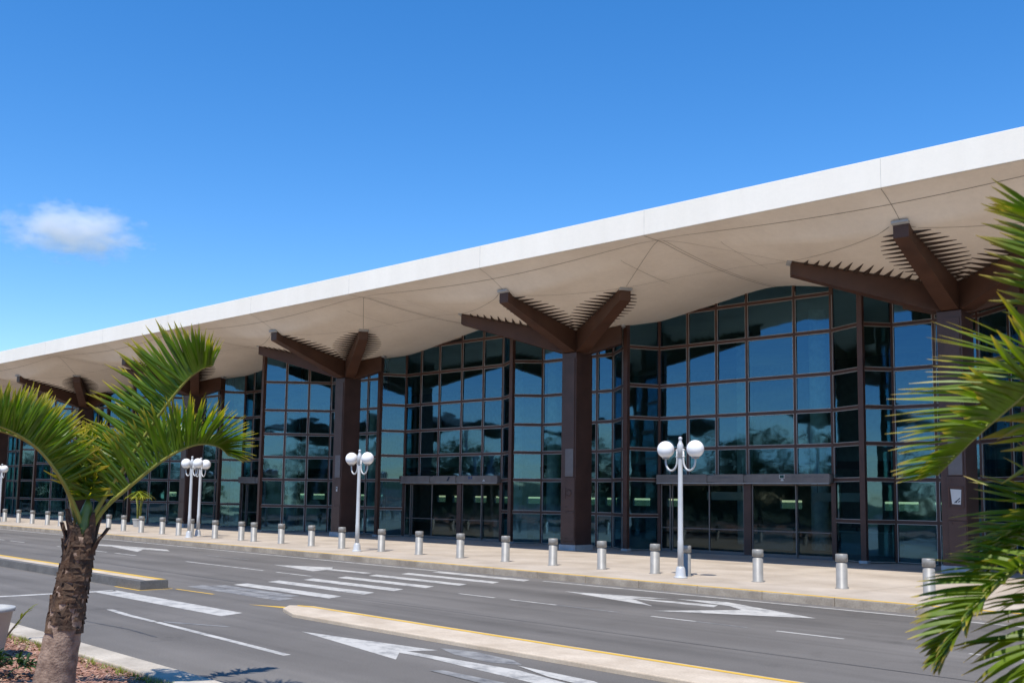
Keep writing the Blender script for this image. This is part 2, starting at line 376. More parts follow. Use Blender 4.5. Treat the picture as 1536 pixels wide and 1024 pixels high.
# bark chips
g = MB()
for i in range(9000):
    x = -19.5 + rnd.random()*10.5; y = 3.2 + rnd.random()*2.75; a = rnd.random()*3.2; l = .012+rnd.random()*.03; w = .006+rnd.random()*.012
    d = Vector((math.cos(a),math.sin(a),rnd.uniform(-.4,.4)))*l; s = Vector((-math.sin(a),math.cos(a),rnd.uniform(-.4,.4)))*w; p = Vector((x,y,.108+rnd.random()*.012))
    g.add([p-d-s,p+d-s,p+d+s,p-d+s],[(0,1,2,3)],rnd.choice((0,0,1,2)))
tag(g.build('bark_mulch', [mat('chip_red',(.38,.20,.135),.9,var=.2), mat('chip_dark',(.24,.12,.08),.9,var=.2), mat('chip_pale',(.46,.31,.22),.9,var=.2)]), 'reddish bark chips on the planting bed', kind='stuff')

# ------------------------------------------------------------------ terminal building (local axes: u along the front, v into depth)
TH = R(3)
term = empty('airport_terminal', (-21.6,28,0), TH)
tag(term, 'long airport terminal with white cantilevered roof, branching brown columns and blue-green glass walls', 'terminal')
SP = 16.85; U0 = -8.6; VC = 6.8
KS = list(range(-7, 3)); UC = {k: U0+SP*k for k in KS}
ZE = 11.93
def smooth(x): x = max(0,min(1,x)); return x*x*(3-2*x)
def soff(u, v):
    k = math.floor((u-U0)/SP); t = 0
    for j in (k, k+1):
        du = u-(U0+SP*j); t += math.exp(-1.1*math.sqrt(du*du+(v-VC)**2+.15))
    r = max(.3, -math.log(t)/1.1)
    return ZE-1.9*max(0,1-r/9.5)*max(0,min(1,v/1.8))
# roof: slab with fascia, and the moulded soffit
UA, UB = -150.0, 30.0
g = MB(); g.box(UA,UB,0,34,ZE+.02,12.88)
roof = g.build('roof', M['fascia'], term, bevel=.015)
g = MB(); nu = int((UB-UA)/.5); vs = []; fs = []; vv = [0,.12,.25,.4,.6,.8,1,1.2,1.4,1.6,1.8]+[2.1+.45*i for i in range(36)]+[20,24,28,34]
for i in range(nu+1):
    for v in vv: vs.append((UA+.5*i, v, soff(UA+.5*i, v)))
n = len(vv)
for i in range(nu):
    for j in range(n-1): fs.append((i*n+j,i*n+j+1,(i+1)*n+j+1,(i+1)*n+j))
g.add(vs, fs); g.build('soffit', M['soffit'], roof, smooth=True)
def strip(g, a, b, w, dz=.005, step=.25, wob=0):
    a = Vector(a); b = Vector(b); n = max(2,int((b-a).length/step)); d = (b-a).normalized(); s = Vector((-d.y,d.x))*w/2
    vs = []; fs = []
    for i in range(n+1):
        p = a.lerp(b,i/n)
        if wob: p = p + s.normalized()*math.sin(i*.7)*wob
        for q in (p-s, p+s): vs.append((q.x,q.y,soff(q.x,q.y)-dz-.004))
    for i in range(n): fs.append((2*i,2*i+2,2*i+3,2*i+1))
    g.add(vs, fs)
g = MB()
for k in KS:
    uc = UC[k]; mid = uc+SP/2; w = .015
    strip(g,(uc+.2,.02),(uc+.2,1.5),w); 
    strip(g,(mid,.02),(mid,9.6),.026); strip(g,(mid+.16,1.0),(mid+.16,9.6),.016)
    for s in (-1,1):
        c = UC[k]+s*SP/2
        strip(g,(c,.9),(uc+s*4.9,3.8),w); strip(g,(uc+s*4.9,3.9),(uc+s*.2,1.6),w)
        strip(g,(uc+s*4.9,3.9),(c,5.4),.012); strip(g,(c-s*2.2,1.6),(c-s*2.2,5.0),.012)
strip(g,(UA,.78),(UB,.78),.018)
g.build('panel_joint', M['joint'], roof)
fjm = mat('fascia_joint',(.58,.55,.50),.8)
for k in KS:
    for u in (UC[k]+.2, UC[k]+SP/2):
        g = MB(); g.box(u,u+.014,-.004,.01,ZE+.03,12.86); g.build('fascia_joint', fjm, roof)

# ---- columns with branching beams
BE = [(0.2,-5.3),(4.75,-2.85),(-4.75,-2.85),(1.75,1.05),(-2.1,1.26)]
def make_column():
    g = MB(); g.box(-.44,.40,-.6,.6,.42,9.15); g.box(-.30,.30,-.42,.42,9.15,10.2)
    c = g.build('column', M['column'], term, bevel=.02)
    g = MB(); g.box(-.49,.45,-.65,.65,.18,.44); g.build('base_block', M['base'], c, bevel=.01)
    g = MB(); g.box(-.20,.37,-.645,-.59,.6,1.95); g.box(-.22,.39,-.655,-.59,1.97,3.45); g.box(-.17,.33,-.64,-.59,3.47,8.9)
    for z in (.7,1.85,2.1,3.3):
        for u in (-.12,.28): g.box(u,u+.05,-.672,-.64,z,z+.05)
    g.build('cladding_panel', M['column'], c, bevel=.008)
    g = MB(); g.box(-.16,.30,-.655,-.63,3.5,4.75); g.build('grey_panel', M['plate'], c, bevel=.004)
    for (eu, ev) in BE:
        d = Vector((eu,ev,0)); Ln = d.length; d.normalize(); s = Vector((-d.y,d.x,0)); n = 10
        g = MB(); vs = []; fs = []
        for i in range(n+1):
            t = i/n; r = .15+(Ln-.15)*t; p = d*r
            zt = soff(U0+p.x, VC+p.y)-.03
            LF = 5.54 if ev > 0 else Ln; q = LF/Ln
            zb = 9.12+(soff(U0+eu*q,VC+ev*q)-.50-9.12)*((r-.45)/(LF-.45) if r > .45 else 0)
            w = .30-.06*t
            for a, z in ((-w,zb),(w,zb),(w,zt),(-w,zt)): vs.append((p.x+s.x*a,p.y+s.y*a,z))
        for i in range(n):
            for k in range(4): fs.append((4*i+k,4*i+(k+1)%4,4*i+4+(k+1)%4,4*i+4+k))
        fs += [(3,2,1,0),(4*n,4*n+1,4*n+2,4*n+3)]
        g.add(vs,fs); g.build('beam', M['wood'], c)
        g = MB(); e = d*(Ln-.02); ze = soff(U0+e.x,VC+e.y); g.bar(e+Vector((0,0,ze-.04)), e+d*.16+Vector((0,0,ze-.0)), .52, .08)
        g.build('beam_pad', M['pad'], c)
        if ev > 0: continue
        g = MB()
        m = 13
        for i in range(m):
            t = .17+.74*i/(m-1); r = Ln*t; p = d*r; L = .16+.88*math.sin(math.pi*(1-t)**.8)**1.2
            bw = .075*(.7+.3*math.sin(math.pi*t))
            for sg in (-1,1):
                a = p+s*sg*.2-d*bw; b = p+s*sg*.2+d*bw; q = p+s*sg*(.26+L)-d*L*.12
                tv = []
                for x in (a,b,q):
                    zz = soff(U0+x.x,VC+x.y); tv.append((x.x,x.y,zz-.012)); 
                lo = [(a.x,a.y,tv[0][2]-.07),(b.x,b.y,tv[1][2]-.07),(q.x,q.y,tv[2][2]-.015)]
                g.add(tv+lo,[(0,1,2),(5,4,3),(0,3,4,1),(1,4,5,2),(2,5,3,0)])
        g.build('spike_row', M['spike'], c)
    return c
col0 = make_column()
cols = {}
for i, k in enumerate(KS):
    c = col0 if i == 0 else copy_tree(col0, term)
    c.location = (UC[k], VC, 0); cols[k] = c
# marks on three columns: raised emblem, framed plaque, small label
g = MB(); g.bar((-.12,-.662,2.5),(-.12,-.662,3.0),.035,.03,(0,1,0))
g.tube([(.06+.13*math.cos(a),-.665,2.76+.15*math.sin(a)) for a in [R(150-30*i) for i in range(11)]],.02,6)
g.build('raised_emblem', M['column'], cols[0])
g = MB(); 
for a, b in (((-.16,2.4),(.30,2.4)),((.30,2.4),(.30,3.1)),((.30,3.1),(-.16,3.1)),((-.16,3.1),(-.16,2.4))): g.bar((a[0],-.668,a[1]),(b[0],-.668,b[1]),.05,.03,(0,1,0))
pq = g.build('plaque', M['frame'], cols[1])
g = MB(); g.hexa([(-.06,-.662,2.52),(.22,-.662,2.50),(.22,-.655,2.50),(-.06,-.655,2.52),(-.11,-.662,3.02),(.25,-.662,3.0),(.25,-.655,3.0),(-.11,-.655,3.02)])
g.build('plaque_sheet', M['tagw'], pq)
g = MB(); 
for a, b in (((.02,2.56),(.12,2.64)),((.12,2.64),(.20,2.72)),((.06,2.62),(.10,2.56)),((.14,2.58),(.2,2.62))): g.bar((a[0],-.666,a[1]),(b[0],-.666,b[1]),.03,.006,(0,1,0))
g.build('plaque_mark', M['ink'], pq)
g = MB(); g.box(.02,.14,-.672,-.66,2.72,2.98); g.build('white_label', M['tagw'], cols[-1], bevel=.004)
g = MB(); g.box(.045,.115,-.675,-.671,2.84,2.94); g.build('label_mark', M['logo'], cols[-1])

# ---- glazing
def wall(name, p0, p1, us, zs, z0, label=None, ztop=None, thick=.13, skip_first=False, skip_last=False, beadon=True):
    """p0->p1 in plan; us mullion positions (m along), zs rail heights; glass runs from z0 up to the soffit"""
    a = Vector(p0); b = Vector(p1); L = (b-a).length; d = (b-a)/L; nrm = Vector((d.y,-d.x))   # outward (towards -v)
    def P(s, off, z): q = a+d*s+nrm*off; return Vector((q.x,q.y,z))
    def zt(s): q = a+d*s; return soff(q.x,q.y)
    f = MB()
    allu = list(us)
    for i, s in enumerate(allu):
        end = (i == 0 or i == len(allu)-1); w = thick*(1.25 if end else .8)
        if (i == 0 and skip_first) or (i == len(allu)-1 and skip_last): continue
        f.bar(P(s,-.02,z0), P(s,-.02,zt(s)+.05), w, .16, (nrm.x,nrm.y,0))
    for z in zs:
        f.bar(P(0,-.02,z), P(L,-.02,z), .12, .156, (nrm.x,nrm.y,0)) if False else f.hexa([P(0,-.096,z-.065),P(L,-.096,z-.065),P(L,.057,z-.065),P(0,.057,z-.065),P(0,-.096,z+.065),P(L,-.096,z+.065),P(L,.057,z+.065),P(0,.057,z+.065)])
    fr = f.build(name, M['frame'], term)
    # beads: thin pale edge round every pane
    bd = MB(); gl = MB(); rows = [z0]+list(zs)
    for i in range(len(allu)-1):
        s0 = allu[i]+thick*.42; s1 = allu[i+1]-thick*.42
        if s1-s0 < .12: continue
        for j, z in enumerate(rows):
            za = z+(.065 if j else 0)
            if j+1 < len(rows): zb0 = zb1 = rows[j+1]-.065
            else: zb0 = zt(s0)+.02; zb1 = zt(s1)+.02
            if min(zb0,zb1)-za < .06: continue
            jt = [rnd.uniform(-.009,.009) for _ in range(3)]; jt.append(jt[0]+jt[2]-jt[1])
            if j+1 < len(rows):
                gl.add([P(s0,jt[0],za),P(s1,jt[1],za),P(s1,jt[2],zb1),P(s0,jt[3],zb0)],[(0,1,2,3)])
            else:
                n = max(2,int((s1-s0)/.5)); vs = []; fs = []
                for q in range(n+1):
                    s = s0+(s1-s0)*q/n; vs += [P(s,0,za),P(s,0,zt(s)+.03)]
                for q in range(n): fs.append((2*q,2*q+2,2*q+3,2*q+1))
                gl.add(vs,fs)
            if beadon:
                w = .022
                bd.bar(P(s0,.035,za+w/2),P(s1,.035,za+w/2),.03,w,(0,0,1))
                if j+1 < len(rows): bd.bar(P(s0,.035,zb0-w/2),P(s1,.035,zb0-w/2),.03,w,(0,0,1))
                bd.bar(P(s0+w/2,.035,za+w),P(s0+w/2,.035,min(zb0,zb1)-w),w,.03,(nrm.x,nrm.y,0))
                bd.bar(P(s1-w/2,.035,za+w),P(s1-w/2,.035,min(zb0,zb1)-w),w,.03,(nrm.x,nrm.y,0))
    if gl.f: gl.build('glass', M['glass'], fr)
    if bd.f: bd.build('bead', M['bead'], fr)
    if label: fr['label'] = label
    return fr, P

ZS = [1.79,3.42,4.82,6.25,7.75,9.52]
ZB = [4.82,6.25,7.75,9.52,11.08]
Z0 = .24
def zone(k):
    uc = UC[k]
    lm = {1:(-4.3,8.9),0:(-5.9,8.8)}.get(k,(-8.2,6.6) if k < 0 else (-4.2,8.9))
    lk = {1:(-3.45,9.9),0:(-4.75,9.9)}.get(k,(-5.2,9.6) if k < 0 else (-3.7,9.9))
    rm = (1.77,8.2) if k >= 0 else (.95,8.4)
    rb = (2.56,9.7) if k >= 0 else (1.75,9.7)
    L = (Vector(lk)-Vector(lm)).length
    nL = 3 if k < 0 else 1
    wall('side_window',(uc+lm[0],lm[1]),(uc+lk[0],lk[1]),[L*i/nL for i in range(nL+1)],ZS,Z0)
    # between the kink and the right side: behind the column
    x0 = lk[0]; x1 = -.2; L2 = x1-x0
    us = [0,L2*.5,L2*.78,L2] if k >= 0 else [0,L2*.34,L2*.68,L2]
    wall('side_window',(uc+x0,9.9 if k >= 0 else 9.6),(uc+x1,9.88),us,ZS,Z0,skip_first=True)
    L3 = (Vector(rm)-Vector((x1,9.88))).length
    wall('side_window',(uc+x1,9.88),(uc+rm[0],rm[1]),[0,L3*.72,L3],ZS,Z0,skip_first=True,skip_last=True)
    L4 = (Vector(rb)-Vector(rm)).length
    wall('side_window',(uc+rm[0],rm[1]),(uc+rb[0],rb[1]),[0,L4],ZS,Z0)
    # front posts on the projecting corners, on small feet
    for m in (lm, rm):
        g = MB(); z = soff(uc+m[0],m[1]); g.box(uc+m[0]-.11,uc+m[0]+.11,m[1]-.12,m[1]+.1,.2,z+.04)
        p = g.build('corner_post', M['frame'], term, bevel=.01)
        g = MB(); g.box(uc+m[0]-.17,uc+m[0]+.17,m[1]-.19,m[1]+.14,.19,.30); g.build('base_block', M['base'], p, bevel=.01)
    return uc+rb[0], uc+lm[0], lm[1]
edges = {}
for k in KS: edges[k] = zone(k)

def door_leaf(x0, x1, v):
    g = MB(); z0, z1 = .23, 3.24; w = .05
    for a, b in ((x0,x0+w),(x1-w,x1)): g.box(a,b,v-.03,v+.03,z0,z1)
    g.box(x0+w,x1-w,v-.029,v+.029,z0,z0+.1); g.box(x0+w,x1-w,v-.029,v+.029,z1-.06,z1); g.box(x0+w,x1-w,v-.02,v+.02,1.25,1.29)
    g.add([(x0+w,v,z0+.1),(x1-w,v,z0+.1),(x1-w,v,z1-.06),(x0+w,v,z1-.06)],[(0,1,2,3)],1)
    return g

def bay(k):
    """door bay between column k and column k+1"""
    ua = edges[k][0]; ub = edges[k+1][1]; vb = edges[k+1][2]
    V = 9.7
    if k >= 0:
        ue = ub-1.55; rel = [-6.01,-4.39,-2.84,-1.27,1.05,2.76]
    else:
        ue = ub-1.45 if vb > 8 else ub-.35; rel = [-24.2,-22.71,-20.98,-18.95,-17.07,-15.41]
    a0, a1 = rel[0], rel[-1]
    us = [(r-a0)/(a1-a0)*(ue-ua) for r in rel]
    w, P = wall('window_wall',(ua,V),(ue,V),us,ZB,3.64)
    Lf = (Vector((ub,vb))-Vector((ue,V))).length
    wall('side_window',(ue,V),(ub,vb),[0,Lf],ZS,Z0,skip_first=True,skip_last=True)
    # header over the doors, projecting a little
    segs = [us[0]+.06, us[2]-.35, us[2]+.02, us[3]-.05, us[3]+.10, us[5]-.05]
    g = MB()
    for i in (0,2,4): g.box(ua+segs[i],ua+segs[i+1],V-.34,V-.02,3.27,3.66)
    g.box(ua+.02,ue-.02,V-.30,V-.03,3.31,3.62)
    hd = g.build('door_header', M['header'], w, bevel=.008)
    g = MB(); g.box(ua+.05,ue-.05,V-.355,V-.343,3.25,3.285); g.build('header_trim', M['bead'], w)
    # posts and leaves
    pc = us[3]
    for s, wd in ((us[0],.2),(pc,.34),(us[5],.2)):
        g = MB(); g.box(ua+s-wd/2,ua+s+wd/2,V-.1,V+.1,.2,3.3); g.build('door_post', M['frame'], w, bevel=.008)
    for s0, s1, off in ((us[0]+.1,us[0]+.62,.0),(us[0]+.64,us[1]+1.1,.09),(us[1]+1.06,pc-.18,0),(pc+.18,us[4]+.0,0),(us[4]-.04,us[5]-.12,.09)):
        lf = door_leaf(ua+s0,ua+s1,V+off).build('door_leaf', [M['header'],M['doorglass']], w)
    g = MB(); g.box(ua,ue,V-.16,V+.16,.19,.235); g.build('threshold', M['plate'], w)
    return ua, us, V, w
bays = {}
for k in KS[:-1]: bays[k] = bay(k)
# marks on the headers
ua, us, V, w = bays[-1]; v0 = V-.345
def mk(pts, m, par, name='header_mark'):
    g = MB(); n = len(pts)
    g.add([(x,v0-.008,z) for x,z in pts]+[(x,v0+.01,z) for x,z in pts],[tuple(range(n))]+[(i,n+i,n+(i+1)%n,(i+1)%n) for i in range(n)]); return g.build(name, m, par)
c = ua+us[2]+1.15
mk([(c-.12,3.37),(c+.02,3.37),(c+.16,3.6),(c+.06,3.6)], M['ink'], w)
c = ua+us[3]+.95
mk([(c,3.47),(c+.1,3.47),(c+.1,3.62),(c,3.62)], M['inkblue'], w)
mk([(c+.15,3.47),(c+.25,3.47),(c+.3,3.62),(c+.2,3.62)], M['inkblue'], w)
c = ua+us[3]+2.0
mk([(c,3.36),(c+.2,3.36),(c+.1,3.46)], M['tagw'], w)
ua, us, V, w = bays[0]
c = ua+us[4]-.6
mk([(c,3.47),(c+.24,3.47),(c+.24,3.63),(c,3.63)], M['tagw'], w, 'header_logo')
v0 -= .012; mk([(c+.03,3.49),(c+.21,3.49),(c+.21,3.61),(c+.03,3.61)], M['logo'], w, 'header_logo'); v0 += .012
mk([(c+.06,3.37),(c+.2,3.37),(c+.17,3.45),(c+.09,3.45)], M['tagw'], w, 'header_mark')
for i, l in enumerate((.10,.16,.12,.2,.14,.10,.18)):
    mk([(c+.34+.24*i,3.52),(c+.34+.24*i+l,3.52),(c+.34+.24*i+l,3.555),(c+.34+.24*i,3.555)], M['plate'], w, 'header_lettering')
for cc in (ua+us[1]-.3, ua+us[2]+.6):
    mk([(cc-.5,3.50),(cc+.4,3.50),(cc+.4,3.53),(cc-.5,3.53)], M['plate'], w, 'header_lettering')

# ---- inside the hall
g = MB(); g.box(UA,UB,9.95,33.9,.19,.215); g.build('hall_floor', M['tile'], term)
g = MB(); g.box(UA,UB,33.6,33.9,.215,2.05); g.box(UA,UB,33.6,33.9,2.62,ZE+.03)
u = UA
while u < UB:
    wd = rnd.choice((.9,1.2,1.5,5.5,8.0)); g.box(u,u+wd,33.62,33.88,2.05,2.62); u += wd+rnd.choice((1.1,1.6,2.2))
g.box(UA,UA+.3,10,33.6,.215,ZE+.03); g.box(UB-.3,UB,0.0+10,33.6,.215,ZE+.03)
rw = g.build('rear_wall', M['inwall'], term)
g = MB(); g.add([(UA,33.75,2.05),(UB,33.75,2.05),(UB,33.75,2.62),(UA,33.75,2.62)],[(0,1,2,3)]); g.build('rear_window', glass_mat('rear_glass', .05, (.40,.50,.50)), rw)
g = MB()
for k in KS: g.lathe([(.42,.21),(.42,11.9)],20,(UC[k]+SP/2-1.5,17,0))
for k in KS: g.lathe([(.42,.21),(.42,11.5)],20,(UC[k]+1.2,20,0))
g.build('hall_pillar', mat('hall_pillar',(.62,.64,.62),.6), term)
g = MB()
for k in KS: g.box(UC[k]+2,UC[k]+15,20,33,4.6,5.0)
g.build('mezzanine', M['inwall'], term)

def place(u, v, z=0.0):
    c, s = math.cos(TH), math.sin(TH); return (-21.6+u*c-v*s, 28+u*s+v*c, z)
# counters, signs and glass kiosks seen through the doors
def counter(u, v, label, ln=2.6):
    t = empty('service_counter', place(u,v,.215), TH); tag(t, label, 'counter')
    g = MB(); g.box(-ln/2,ln/2,-.3,.3,.0,.98); g.build('counter_body', M['counter'], t, bevel=.02)
    g = MB(); g.box(-ln/2-.06,ln/2+.06,-.4,.36,.98,1.04); g.build('counter_top', M['sign'], t, bevel=.01)
    g = MB(); g.box(-ln/2+.4,-ln/2+.85,-.05,0,1.2,1.55); g.box(-ln/2+.58,-ln/2+.66,-.03,.03,1.04,1.2); g.build('screen', M['dark'], t)
counter(1.9, 14.5, 'grey service counter behind the right-hand glass doors near the large lamp')
counter(-3.5, 15.5, 'grey service counter behind the left-hand glass doors near the large lamp')
counter(-19.0, 14.0, 'grey service counter behind the glass doors of the middle bay')
def hsign(u, v, label, ln=2.2):
    t = empty('hanging_sign', place(u,v,2.55), TH); tag(t, label, 'sign')
    g = MB(); g.box(-ln/2,ln/2,-.06,.06,0,.38); g.build('sign_board', M['sign'], t, bevel=.01)
    g = MB(); g.tube([(-ln/2+.2,0,.38),(-ln/2+.2,0,2.1)],.015,6); g.tube([(ln/2-.2,0,.38),(ln/2-.2,0,2.1)],.015,6); g.build('hanger', M['dark'], t)
hsign(-4.2, 12.5, 'pale blank board hung inside the left-hand glass doors near the large lamp', 2.0)
hsign(1.2, 13.0, 'pale blank board hung inside the right-hand glass doors near the large lamp', 2.6)
hsign(-18.0, 12.6, 'pale blank board hung inside the glass doors of the middle bay', 1.8)

# ------------------------------------------------------------------ bollards
def make_bollard():
    t = empty('bollard')
    g = MB(); g.lathe([(.185,0),(.185,.015),(.15,.02),(.15,.70)],22); g.build('post', M['steel'], t, smooth=False)
    g = MB(); g.lathe([(.142,.70),(.142,.715),(.163,.718),(.163,.905),(.150,.925),(.0,.93)],22); g.build('cap', M['steelcap'], t)
    for ch in t.children:
        for p in ch.data.polygons: p.use_smooth = len(p.vertices) == 4 and abs(p.normal.z) < .3
    return t
BL = [(-10.85,'grey steel bollard partly behind the fronds entering at the right edge'),
 (-13.22,'grey steel bollard left of the right-hand fronds, before the right end of the glass doors'),
 (-15.81,'grey steel bollard before the post between the two glass doors right of the large lamp'),
 (-18.33,'grey steel bollard partly hidden just behind the pole of the large twin-globe lamp'),
 (-19.53,'grey steel bollard first to the left of the large twin-globe lamp'),
 (-21.73,'grey steel bollard with a scuffed darker cap, second to the left of the large lamp'),
 (-23.93,'grey steel bollard just left of the foot of the brown column nearest the large lamp'),
 (-26.28,'grey steel bollard before the right-hand corner post of the middle door bay'),
 (-28.75,'grey steel bollard before the dark right-hand door of the middle bay'),
 (-31.26,'grey steel bollard before the left-hand middle bay door, second right of the smaller lamp'),
 (-33.70,'grey steel bollard first to the right of the smaller twin-globe lamp'),
 (-36.51,'grey steel bollard first left of the smaller twin-globe lamp, before a brown column foot'),
 (-38.90,'grey steel bollard second to the left of the smaller twin-globe lamp'),
 (-41.48,'grey steel bollard third to the left of the smaller twin-globe lamp'),
 (-43.89,'grey steel bollard fourth left of the smaller lamp, the right one of a close pair'),
 (-45.17,'grey steel bollard fifth left of the smaller lamp, the left one of a close pair'),
 (-47.72,'grey steel bollard first to the right of the pair of overlapping lamps'),
 (-50.40,'grey steel bollard right beside the foot of the pair of overlapping lamps'),
 (-51.85,'grey steel bollard first to the left of the overlapping lamps'),
 (-53.77,'grey steel bollard second to the left of the overlapping lamps'),
 (-56.48,'grey steel bollard third left of the overlapping lamps, before the yellow-leaved plant'),
 (-58.82,'grey steel bollard fourth left of the overlapping lamps, under the lower palm frond'),
 (-61.00,'grey steel bollard second to the right of the palm crownshaft'),
 (-63.21,'grey steel bollard first to the right of the palm crownshaft'),
 (-68.65,'grey steel bollard first to the left of the palm crownshaft'),
 (-71.02,'grey steel bollard second to the left of the palm crownshaft'),
 (-73.77,'grey steel bollard third to the left of the palm crownshaft'),
 (-76.42,'grey steel bollard fourth to the left of the palm crownshaft'),
 (-79.49,'grey steel bollard by the foot of the leftmost lamp at the picture edge')]
b0 = make_bollard()
for i, (x, lab) in enumerate(BL):
    b = b0 if i == 0 else copy_tree(b0)
    b.location = (x, 25.72+rnd.uniform(-.04,.04), .196); b.rotation_euler = (rnd.uniform(-.008,.008),rnd.uniform(-.008,.008),rnd.random()*6)
    tag(b, lab, 'bollard', 'bollards along the terminal pavement')

# ------------------------------------------------------------------ globe lamps
def make_lamp():
    t = empty('street_lamp')
    g = MB(); g.lathe([(.21,0),(.21,.03),(.16,.05),(.135,.28),(.10,.34)],20); g.build('base', M['pole'], t, bevel=.005)
    g = MB(); g.lathe([(.09,.33),(.086,1.1),(.08,1.12),(.068,3.95),(.068,3.97)],18); g.build('pole', M['pole'], t, smooth=False)
    g = MB(); g.lathe([(.095,3.6),(.095,3.98),(.07,4.02),(.045,4.1),(.045,4.13),(.065,4.16),(.05,4.21),(.0,4.23)],16); g.build('finial', M['pole'], t)
    for s in (-1,1):
        pts = [(s*.115,0,3.85),(s*.115,0,3.5)]+[(s*(.115+.215*(1-math.cos(R(a)))),0,3.5-.30*math.sin(R(a))) for a in range(20,181,20)]+[(s*.545,0,3.58)]
        g = MB(); g.tube(pts,.032,8); 
        for z in (3.62,3.82): g.bar((0,0,z),(s*.16,0,z),.06,.04)
        g.build('arm', M['pole'], t, smooth=True)
        g = MB(); g.lathe([(.10,3.56),(.12,3.58),(.12,3.60),(.10,3.62)],16,(s*.545,0,0)); g.build('globe_collar', M['collar'], t)
        g = MB(); g.lathe([(.262*math.sin(R(a)),3.845-.262*math.cos(R(a))) for a in range(24,180,7)]+[(.001,4.107)],28,(s*.545,0,0)); g.build('globe', M['globe'], t, smooth=True)
    for ch in t.children:
        if ch.name.startswith(('pole','finial','base')):
            for p in ch.data.polygons: p.use_smooth = len(p.vertices) == 4
    return t
LP = [(-17.99,24.93,'tall white lamp with two opal globes, the nearest, before the right-hand glass doors',0),
 (-34.36,24.95,'white lamp with two opal globes before the second brown column from the large lamp',.02),
 (-49.1,24.95,'white twin-globe lamp, left one of two overlapping under the palm frond',.1),
 (-50.55,26.2,'white twin-globe lamp, right one of two overlapping under the palm frond',0),
 (-78.4,25.0,'white twin-globe lamp at the far left edge behind the palm',0)]
l0 = make_lamp()
for i, (x, y, lab, rz) in enumerate(LP):
    l = l0 if i == 0 else copy_tree(l0)
    l.location = (x,y,.196); l.rotation_euler = (0,0,rz); tag(l, lab, 'street lamp', 'twin-globe lamps along the pavement')

# ------------------------------------------------------------------ palms
def bez(pts, n):
    """Catmull-Rom through pts"""
    P = [Vector(p) for p in pts]; P = [P[0]*2-P[1]]+P+[P[-1]*2-P[-2]]; out = []
    m = len(P)-3
    for i in range(n+1):
        t = min(i/n*m, m-1e-6); k = int(t); f = t-k; a, b, c, d = P[k:k+4]
        out.append(.5*((2*b)+(c-a)*f+(2*a-5*b+4*c-d)*f*f+(3*b-a-3*c+d)*f**3))
    return out
def leaflet(g, p, d, L, w, up, droop, seg=5, curl=0.0, mi=0):
    """one folded, tapering blade"""
    d = d.normalized(); s = d.cross(up)
    if s.length < 1e-3: s = d.cross(Vector((1,0,0)))
    s.normalize(); nn = s.cross(d); vs = []; at = []; fs = []
    for i in range(seg+1):
        t = i/seg; c = p+d*(L*t)+Vector((0,0,-1))*(droop*L*t*t)+s*(curl*L*t*t)
        ww = w*(.35+1.0*math.sin(math.pi*min(1,.22+.70*t)))*.72 if t < .96 else .0015
        for q in (-1,0,1): vs.append(c+s*(ww*q)-nn*(abs(q)*-ww*.45)); at.append(t)
    for i in range(seg):
        for q in (0,1): fs.append((3*i+q,3*i+3+q,3*i+4+q,3*i+1+q))
    g.add(vs, fs, mi, at)
def frond(par, pts, npair, Lf, w, veg, r0=.03, start=.2, lean=.25, droop=.15, m='leaf', name='frond', jit=.12, upv=(0,0,1), tipk=1.0, side_bias=(1,1), seed=0):
    rr = random.Random(seed); N = 40; C = bez(pts, N)
    g = MB()
    for i in range(npair):
        t = start+(1-start)*i/(npair-1); x = t*N; k = min(int(x),N-1); p = C[k].lerp(C[k+1],x-k)
        T = (C[min(k+2,N)]-C[max(k-1,0)]).normalized(); U = Vector(upv); sd = T.cross(U).normalized(); U = sd.cross(T).normalized()
        tt = (t-start)/(1-start)
        L = Lf*(.55+.45*math.sin(math.pi*min(1,.25+.62*tt)))*(1-.55*max(0,tt-.6)/.4)
        for sg in (-1,1):
            if rr.random() < .02: continue
            ve = veg+rr.gauss(0,jit)
            d = sd*(sg*math.cos(ve))+U*math.sin(ve)+T*(lean+tipk*tt*tt+rr.gauss(0,jit*.8))
            d += Vector((rr.gauss(0,jit*.4),rr.gauss(0,jit*.4),rr.gauss(0,jit*.4)))
            leaflet(g,p+sd*sg*.012,d,L*side_bias[0 if sg < 0 else 1]*rr.uniform(.82,1.06),w*rr.uniform(.8,1.15),U,droop*rr.uniform(.3,1.7),curl=rr.gauss(0,.05))
    f = g.build(name, M[m], par, att=True)
    g = MB(); g.tube(C,[r0*(1-.85*i/N)+.003 for i in range(N+1)],7); g.build('rachis', M['rachis'], f, smooth=True)
    return f
fwd = Vector((-.7125,.7017,0)); rt = Vector((.7017,.7125,0))
def W(r, z, c=0.0): return rt*r+Vector((0,0,z))-fwd*c           # c: towards the street side / the lens side

palm = empty('palm_tree', (-12.12,4.60,.1)); tag(palm, 'young palm with thick tapering trunk and arching fronds in the reddish bed at left', 'palm tree')
g = MB(); pts = []; rad = []; N = 28
for i in range(N+1):
    t = i/N; z = 1.88*t; pts.append(W(-.045+.255*t**1.1, z)); rad.append(.245-.10*t**.8+.006*math.sin(i*2.1)+rnd.uniform(-.003,.003))
g.tube([W(-.045,-.05)]+pts, [.255]+rad, 22)
tr = g.build('trunk', M['bark'], palm, smooth=True)
